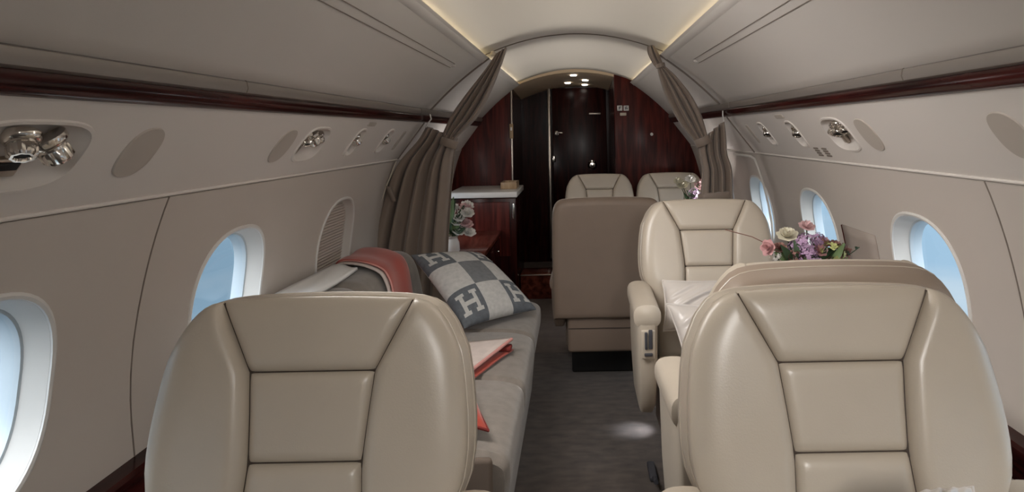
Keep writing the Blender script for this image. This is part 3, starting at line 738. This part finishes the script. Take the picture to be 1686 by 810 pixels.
drape([((1083, 110), (1093, 109)), ((1088, 130), (1112, 127)), ((1099, 162), (1137, 160)), ((1120, 201), (1153, 192)), ((1143, 231), (1163, 224)), ((1150, 240), (1168, 236))], 3.6, .024, YC, 'swag', rc, 2.0)
drape([((1158, 228), (1192, 199)), ((1150, 243), (1196, 228)), ((1153, 262), (1198, 254)), ((1156, 284), (1206, 280)), ((1154, 322), (1208, 322)), ((1152, 360), (1212, 360)), ((1152, 480), (1212, 480))], 4.0, .020, YC, 'drape_panel', rc, .5)
band(1144, 238, 1170, 227, YC, .045, rc); band(1149, 325, 1206, 320, YC, .040, rc); band(1080, 110, 1095, 106, YC, .025, rc)
m = MB(); m.tube([at(1190, 182, YC - .01), at(1190, 190, YC - .01), at(1192, 200, YC - .01)], .0035, 8); m.build('hook', M['white'], rc)

# ------------------------------------------------------------------ flowers
def petals(mb, c, r, n, up, mi=0, cup=.5):
    up = Vector(up).normalized(); a = up.orthogonal().normalized(); b = up.cross(a)
    for ring, (rr, nn, lift) in enumerate(((1, n, .15), (.72, n - 1, .5), (.42, max(3, n - 3), .9))):
        for k in range(nn):
            th = 2 * pi * (k + .37 * ring) / nn + random.uniform(-.15, .15); d = a * cos(th) + b * sin(th); w = up.cross(d); P = []
            for i in range(5):
                t = i / 4; cen = c + d * r * rr * t * (1 - .25 * t * lift) + up * r * (lift * t * .8 + cup * .3 * t * t - .1)
                hw = r * rr * .55 * sin(pi * min(.92, .15 + .8 * t)); P.append([cen - w * hw + up * .06 * r, cen, cen + w * hw + up * .06 * r])
            mb.grid(P, mi=mi)
def cluster(mb, c, r, n, mi=0):
    for _ in range(n):
        d = Vector((random.gauss(0, 1), random.gauss(0, 1), random.gauss(0, 1))).normalized(); p = c + d * r * random.uniform(.75, 1)
        a = d.orthogonal().normalized(); b = d.cross(a); s = r * .30; t0 = random.uniform(0, 6)
        for k in range(4):
            th = t0 + k * pi / 2; e = a * cos(th) + b * sin(th); f = a * cos(th + .7) + b * sin(th + .7); g = a * cos(th - .7) + b * sin(th - .7)
            mb.add([p, p + g * s * .7 + d * s * .1, p + e * s + d * s * .25, p + f * s * .7 + d * s * .1], [(0, 1, 2, 3)], mi)
def leafm(mb, base, tip, w):
    base, tip = Vector(base), Vector(tip); d = (tip - base); n = d.cross(Vector((random.uniform(-.4, .4), -1, random.uniform(-.3, .3)))).normalized(); P = []
    up = n.cross(d).normalized()
    for i in range(7):
        t = i / 6; c = base + d * t + up * .12 * d.length * sin(pi * t); h = w * sin(pi * (.04 + .92 * t)) ; P.append([c - n * h + up * h * .3, c, c + n * h + up * h * .3])
    mb.grid(P)
def bouquet(label, loc, vh, vr, blooms, leaves, twigs=(), group=None, vm=None):
    r = thing('flower_vase', label, 'flowers', loc, group=group)
    v = MB(); v.lathe([(.001, .0), (vr * .8, 0), (vr, vh * .15), (vr * .95, vh * .6), (vr * .75, vh * .85), (vr * .9, vh), (vr * .84, vh), (vr * .69, vh * .85), (vr * .86, vh * .6), (vr * .88, vh * .15), (vr * .6, .008), (.001, .008)], 28)
    v.build('vase', vm or M['glassv'], r)
    for (x, y, z, rad, kind, m) in blooms:
        c = Vector((x, y, z)); st = MB(); b0 = Vector((x * .12, y * .12, .02)); mid = Vector((x * .25, y * .25, vh))
        st.tube([b0, b0.lerp(mid, .5), mid, mid.lerp(c, .55) + Vector((x * .05, 0, .01)), c - Vector((0, 0, rad * .3))], .0022, 6); s = st.build('stem', M['stem'], r)
        bm_ = MB()
        if kind == 'rose': petals(bm_, c, rad, 7, (x * 2, y * 2 - .35, .6))
        elif kind == 'side': petals(bm_, c, rad, 6, (x * 4, -.4, .2))
        else: cluster(bm_, c, rad, 46)
        bm_.build('bloom', M[m], r, ang=70)
    lf = 0
    for (x, y, z, x2, y2, z2, w, m) in leaves:
        l = MB(); leafm(l, (x, y, z), (x2, y2, z2), w); l.build('leaf', M[m], r, ang=80)
    for pts, m in twigs:
        t = MB(); t.tube(pts, .0016, 6)
        for i in range(1, len(pts)):
            for _ in range(2):
                p = Vector(pts[i - 1]).lerp(Vector(pts[i]), random.uniform(.4, 1)); leafm(t, p, p + Vector((random.uniform(-.015, .015), -.005, random.uniform(.008, .02))), .005) if m == 'leaf' else None
        t.build('twig', M[m], r)
    return r
random.seed(11)
bl1 = [(-.125, -.03, .318, .028, 'side', 'rose'), (-.085, -.01, .312, .024, 'rose', 'brown'), (-.050, .02, .345, .036, 'rose', 'ivory'), (.012, .02, .372, .028, 'rose', 'blush'),
       (-.005, -.02, .322, .036, 'cl', 'mauve'), (.030, -.03, .305, .028, 'rose', 'rose'), (.005, -.06, .262, .034, 'cl', 'lilac'), (-.01, -.055, .290, .030, 'cl', 'mauve'),
       (.070, -.03, .296, .038, 'cl', 'lime'), (.055, .0, .325, .026, 'rose', 'rose'), (.112, -.02, .300, .028, 'side', 'brown'), (.100, -.02, .282, .026, 'rose', 'blush'),
       (.045, -.05, .245, .024, 'rose', 'mauve'), (-.06, .0, .27, .024, 'cl', 'ivory'), (.08, -.04, .25, .018, 'rose', 'pwhite'), (.02, -.05, .235, .020, 'rose', 'lilac'),
       (-.03, .0, .31, .026, 'cl', 'mauve'), (-.045, -.03, .285, .024, 'cl', 'brown'), (.035, -.01, .335, .024, 'cl', 'mauve'), (.085, -.02, .318, .024, 'rose', 'brown'), (-.10, -.02, .29, .018, 'cl', 'pwhite'), (.06, -.05, .27, .022, 'cl', 'brown'), (-.02, -.06, .25, .022, 'cl', 'lilac')]
lv1 = []
for k in range(44):
    a = random.uniform(-1, 1); x = .10 * a; z = random.uniform(.20, .30); lv1.append((x * .6, random.uniform(-.03, .02), z - .03, x * 1.15, random.uniform(-.05, .01), z + random.uniform(.0, .05), random.uniform(.008, .015), 'leaf' if k % 4 else 'leafl'))
bouquet('mixed mauve and pink flower bouquet behind the right foreground chair', (.712, 1.995, .655), .20, .045, bl1, lv1,
        [([(-.03, 0, .22), (-.09, -.01, .31), (-.17, -.01, .35), (-.255, -.02, .375)], 'brown'), ([(.05, 0, .22), (.10, -.02, .27), (.155, -.03, .315)], 'leaf'), ([(.05, 0, .22), (.09, -.02, .26), (.14, -.03, .26)], 'leaf')])
def rnd_blooms(n, rx, z0, z1, ms, rr):
    return [(random.uniform(-rx, rx), random.uniform(-.05, .03), random.uniform(z0, z1), rr * random.uniform(.8, 1.15), random.choice(('rose', 'rose', 'cl')), random.choice(ms)) for _ in range(n)]
bouquet('small pink and white bouquet behind the right hand curtain', (.78, 4.36, .725), .13, .05, [(-.06, -.02, .24, .045, 'rose', 'ivory'), (-.01, -.04, .28, .040, 'rose', 'pwhite'), (.055, -.04, .23, .048, 'rose', 'blush'), (.01, -.06, .19, .04, 'cl', 'lilac'), (.08, -.03, .26, .035, 'rose', 'blush'), (-.09, -.02, .27, .035, 'rose', 'ivory'), (.05, -.06, .15, .03, 'cl', 'pwhite')],
        [(0, 0, .13, .06 * cos(k), -.05, .15 + .015 * k, .014, 'leaf') for k in range(8)])
random.seed(5)
bouquet('white flower bouquet with green leaves on the low wooden cabinet', (-.80, 4.02, .595), .11, .055, rnd_blooms(22, .12, .10, .30, ['pwhite', 'pwhite', 'blush', 'ivory'], .042),
        [(0, 0, .12, .10 * cos(2.4 * k), -.04, .16 + .018 * k, .022, 'leafl' if k % 2 else 'leaf') for k in range(12)], vm=M['white'])

# ------------------------------------------------------------------ tables, cabinets and bulkhead fittings
def table(label, loc, sx, sy, z):
    r = thing('side_table', label, 'table', loc)
    t = MB(); t.box((0, 0, z - .015), (sx, sy, .03), .006); t.build('table_top', M['woodl'], r)
    p = MB(); p.box((sx * .2, 0, (z - .03) / 2), (.06, sy * .6, z - .03), .008); p.build('support', M['wood'], r)
    return r
table('small wooden table between the facing right hand chairs', (.80, 2.0, 0), .48, .30, .655)
table('wooden dining table in front of the far chairs', (.50, 4.32, 0), .96, .40, .725)
cr = thing('credenza', 'low glossy mahogany cabinet along the left wall beyond the curtain', 'cabinet', (-.78, 4.36, 0))
t = MB(); t.box((0, 0, .58), (.39, 1.16, .028), .005); t.build('cabinet_top', M['woodl'], cr)
t = MB(); t.box((-.01, 0, .283), (.36, 1.14, .566), .005); t.build('cabinet_body', M['wooddark'], cr)
for j, y in enumerate((-.38, 0, .38)):
    for z in (.44, .22):
        t = MB(); t.box((.172, y, z), (.014, .35, .19), .004); d = t.build('drawer', M['wooddark'], cr)
        t = MB(); t.box((.188, y, z + .03), (.018, .05, .014), .004); t.build('pull', M['chrome'], d)
gy = thing('galley_unit', 'tall mahogany galley cabinet with a white edged counter', 'cabinet', (-.735, 5.27, 0))
t = MB(); t.box((0, 0, .42), (.52, .62, .84), .006); t.build('cabinet_body', M['wooddark'], gy)
t = MB(); t.box((-.02, -.318, .60), (.46, .012, .42), .004); t.build('front_panel', M['wood'], gy)
t = MB(); t.box((0, -.005, .866), (.54, .64, .045), .008); t.build('counter_top', M['counter'], gy)
t = MB(); t.box((.24, -.322, .74), (.014, .012, .12), .004); t.build('latch', M['chrome'], gy)
tr_ = thing('tray', 'small pale wooden tray at the end of the white galley counter', 'tray', (-.555, 5.30, .889))
t = MB(); t.box((0, 0, .006), (.13, .22, .012), .003); t.build('tray_base', M['traywood'], tr_)
for (x, y, a, b) in ((-.06, 0, .012, .22), (.06, 0, .012, .22), (0, -.105, .12, .012), (0, .105, .12, .012)):
    t = MB(); t.box((x, y, .03), (a, b, .05), .003); t.build('tray_rim', M['traywood'], tr_)
sb = MB(); sb.box((-.30, 5.28, .10), (.34, .26, .20), .008); sb_ = sb.build('step_box', M['woodl']); tag(sb_, 'low brown wooden step at the foot of the galley counter', 'step')
t = MB(); t.box((-.30, 5.147, .195), (.34, .006, .010), .002); t.build('nosing', M['steel'], sb_)
# white signs on the bulkhead
YB = Y1 - .004
for k, u in enumerate((1020.5, 1031)):
    p = at(u, 178, YB); t = MB(); t.box(p, (.046, .010, .046), .004)
    s = t.build('cabin_sign', M['white']); tag(s, 'small white square sign on the far bulkhead, %s of the pair' % ('left' if k == 0 else 'right'), 'sign', 'square bulkhead signs')
    c = MB()
    if k == 0:
        c.box(p + Vector((-.007, -.007, 0)), (.007, .004, .028)); c.box(p + Vector((.004, -.007, .0105)), (.016, .004, .007)); c.box(p + Vector((.002, -.007, 0)), (.012, .004, .006))
    else:
        c.box(p + Vector((-.008, -.007, 0)), (.006, .004, .026)); c.box(p + Vector((.004, -.007, .006)), (.006, .004, .022), mat4=None); c.box(p + Vector((.006, -.007, -.006)), (.016, .004, .006))
    c.build('symbol', M['ink'], s)
t = MB(); t.box(at(1026, 188, YB), (.056, .010, .026), .004); tag(t.build('name_plate', M['cord']), 'small tan plate under the paired white signs', 'plate')
t = MB(); t.lathe([(.001, 0), (.014, 0), (.012, .01), (.001, .012)], 14, Matrix.Translation(at(1073, 221, Y1)) @ Matrix.Rotation(pi / 2, 4, 'X')); tag(t.build('coat_hook', M['white']), 'small white knob high on the right of the far bulkhead', 'hook')
t = MB(); p = at(842, 216, Y1 - .01); t.box(p, (.034, .02, .13), .006); sw = t.build('switch_strip', M['traywood']); tag(sw, 'narrow cream switch strip on the left edge of the entry', 'switch')
t = MB(); t.box(p + Vector((0, -.012, .02)), (.016, .006, .03), .002); t.build('switch_button', M['white'], sw)
# panel set in the right wall between the windows
pl = MB(); P = []
for i in range(9):
    z = .64 + .30 * i / 8; P.append([(px(z) - .003, y, z) for y in (2.34, 2.41, 2.48, 2.55, 2.62)])
pl.grid(P); o = pl.build('wall_flap', M['flap']); s = o.modifiers.new('thickness', 'SOLIDIFY'); s.thickness = .008; s.offset = 0
tag(o, 'brown rectangular flap on the right wall between the two nearest windows', 'panel')
e = MB(); e.tube([(px(z) - .006, 2.622, z) for z in [.64 + .30 * i / 8 for i in range(9)]], .004, 8); e.build('edge_strip', M['wood'], o)
# floor lamp glow by the right hand chairs and the seat track lever
sl = bpy.data.lights.new('aisle_light', 'SPOT'); sl.energy = 3.0; sl.spot_size = 1.1; sl.spot_blend = .9; sl.color = (.85, .9, 1); sl.shadow_soft_size = .02
so_ = bpy.data.objects.new('aisle_light', sl); COL.objects.link(so_); so_.location = (.335, 2.86, .13); so_.rotation_euler = (Vector((.255, 2.86, 0)) - Vector((.335, 2.86, .13))).to_track_quat('-Z', 'Y').to_euler()
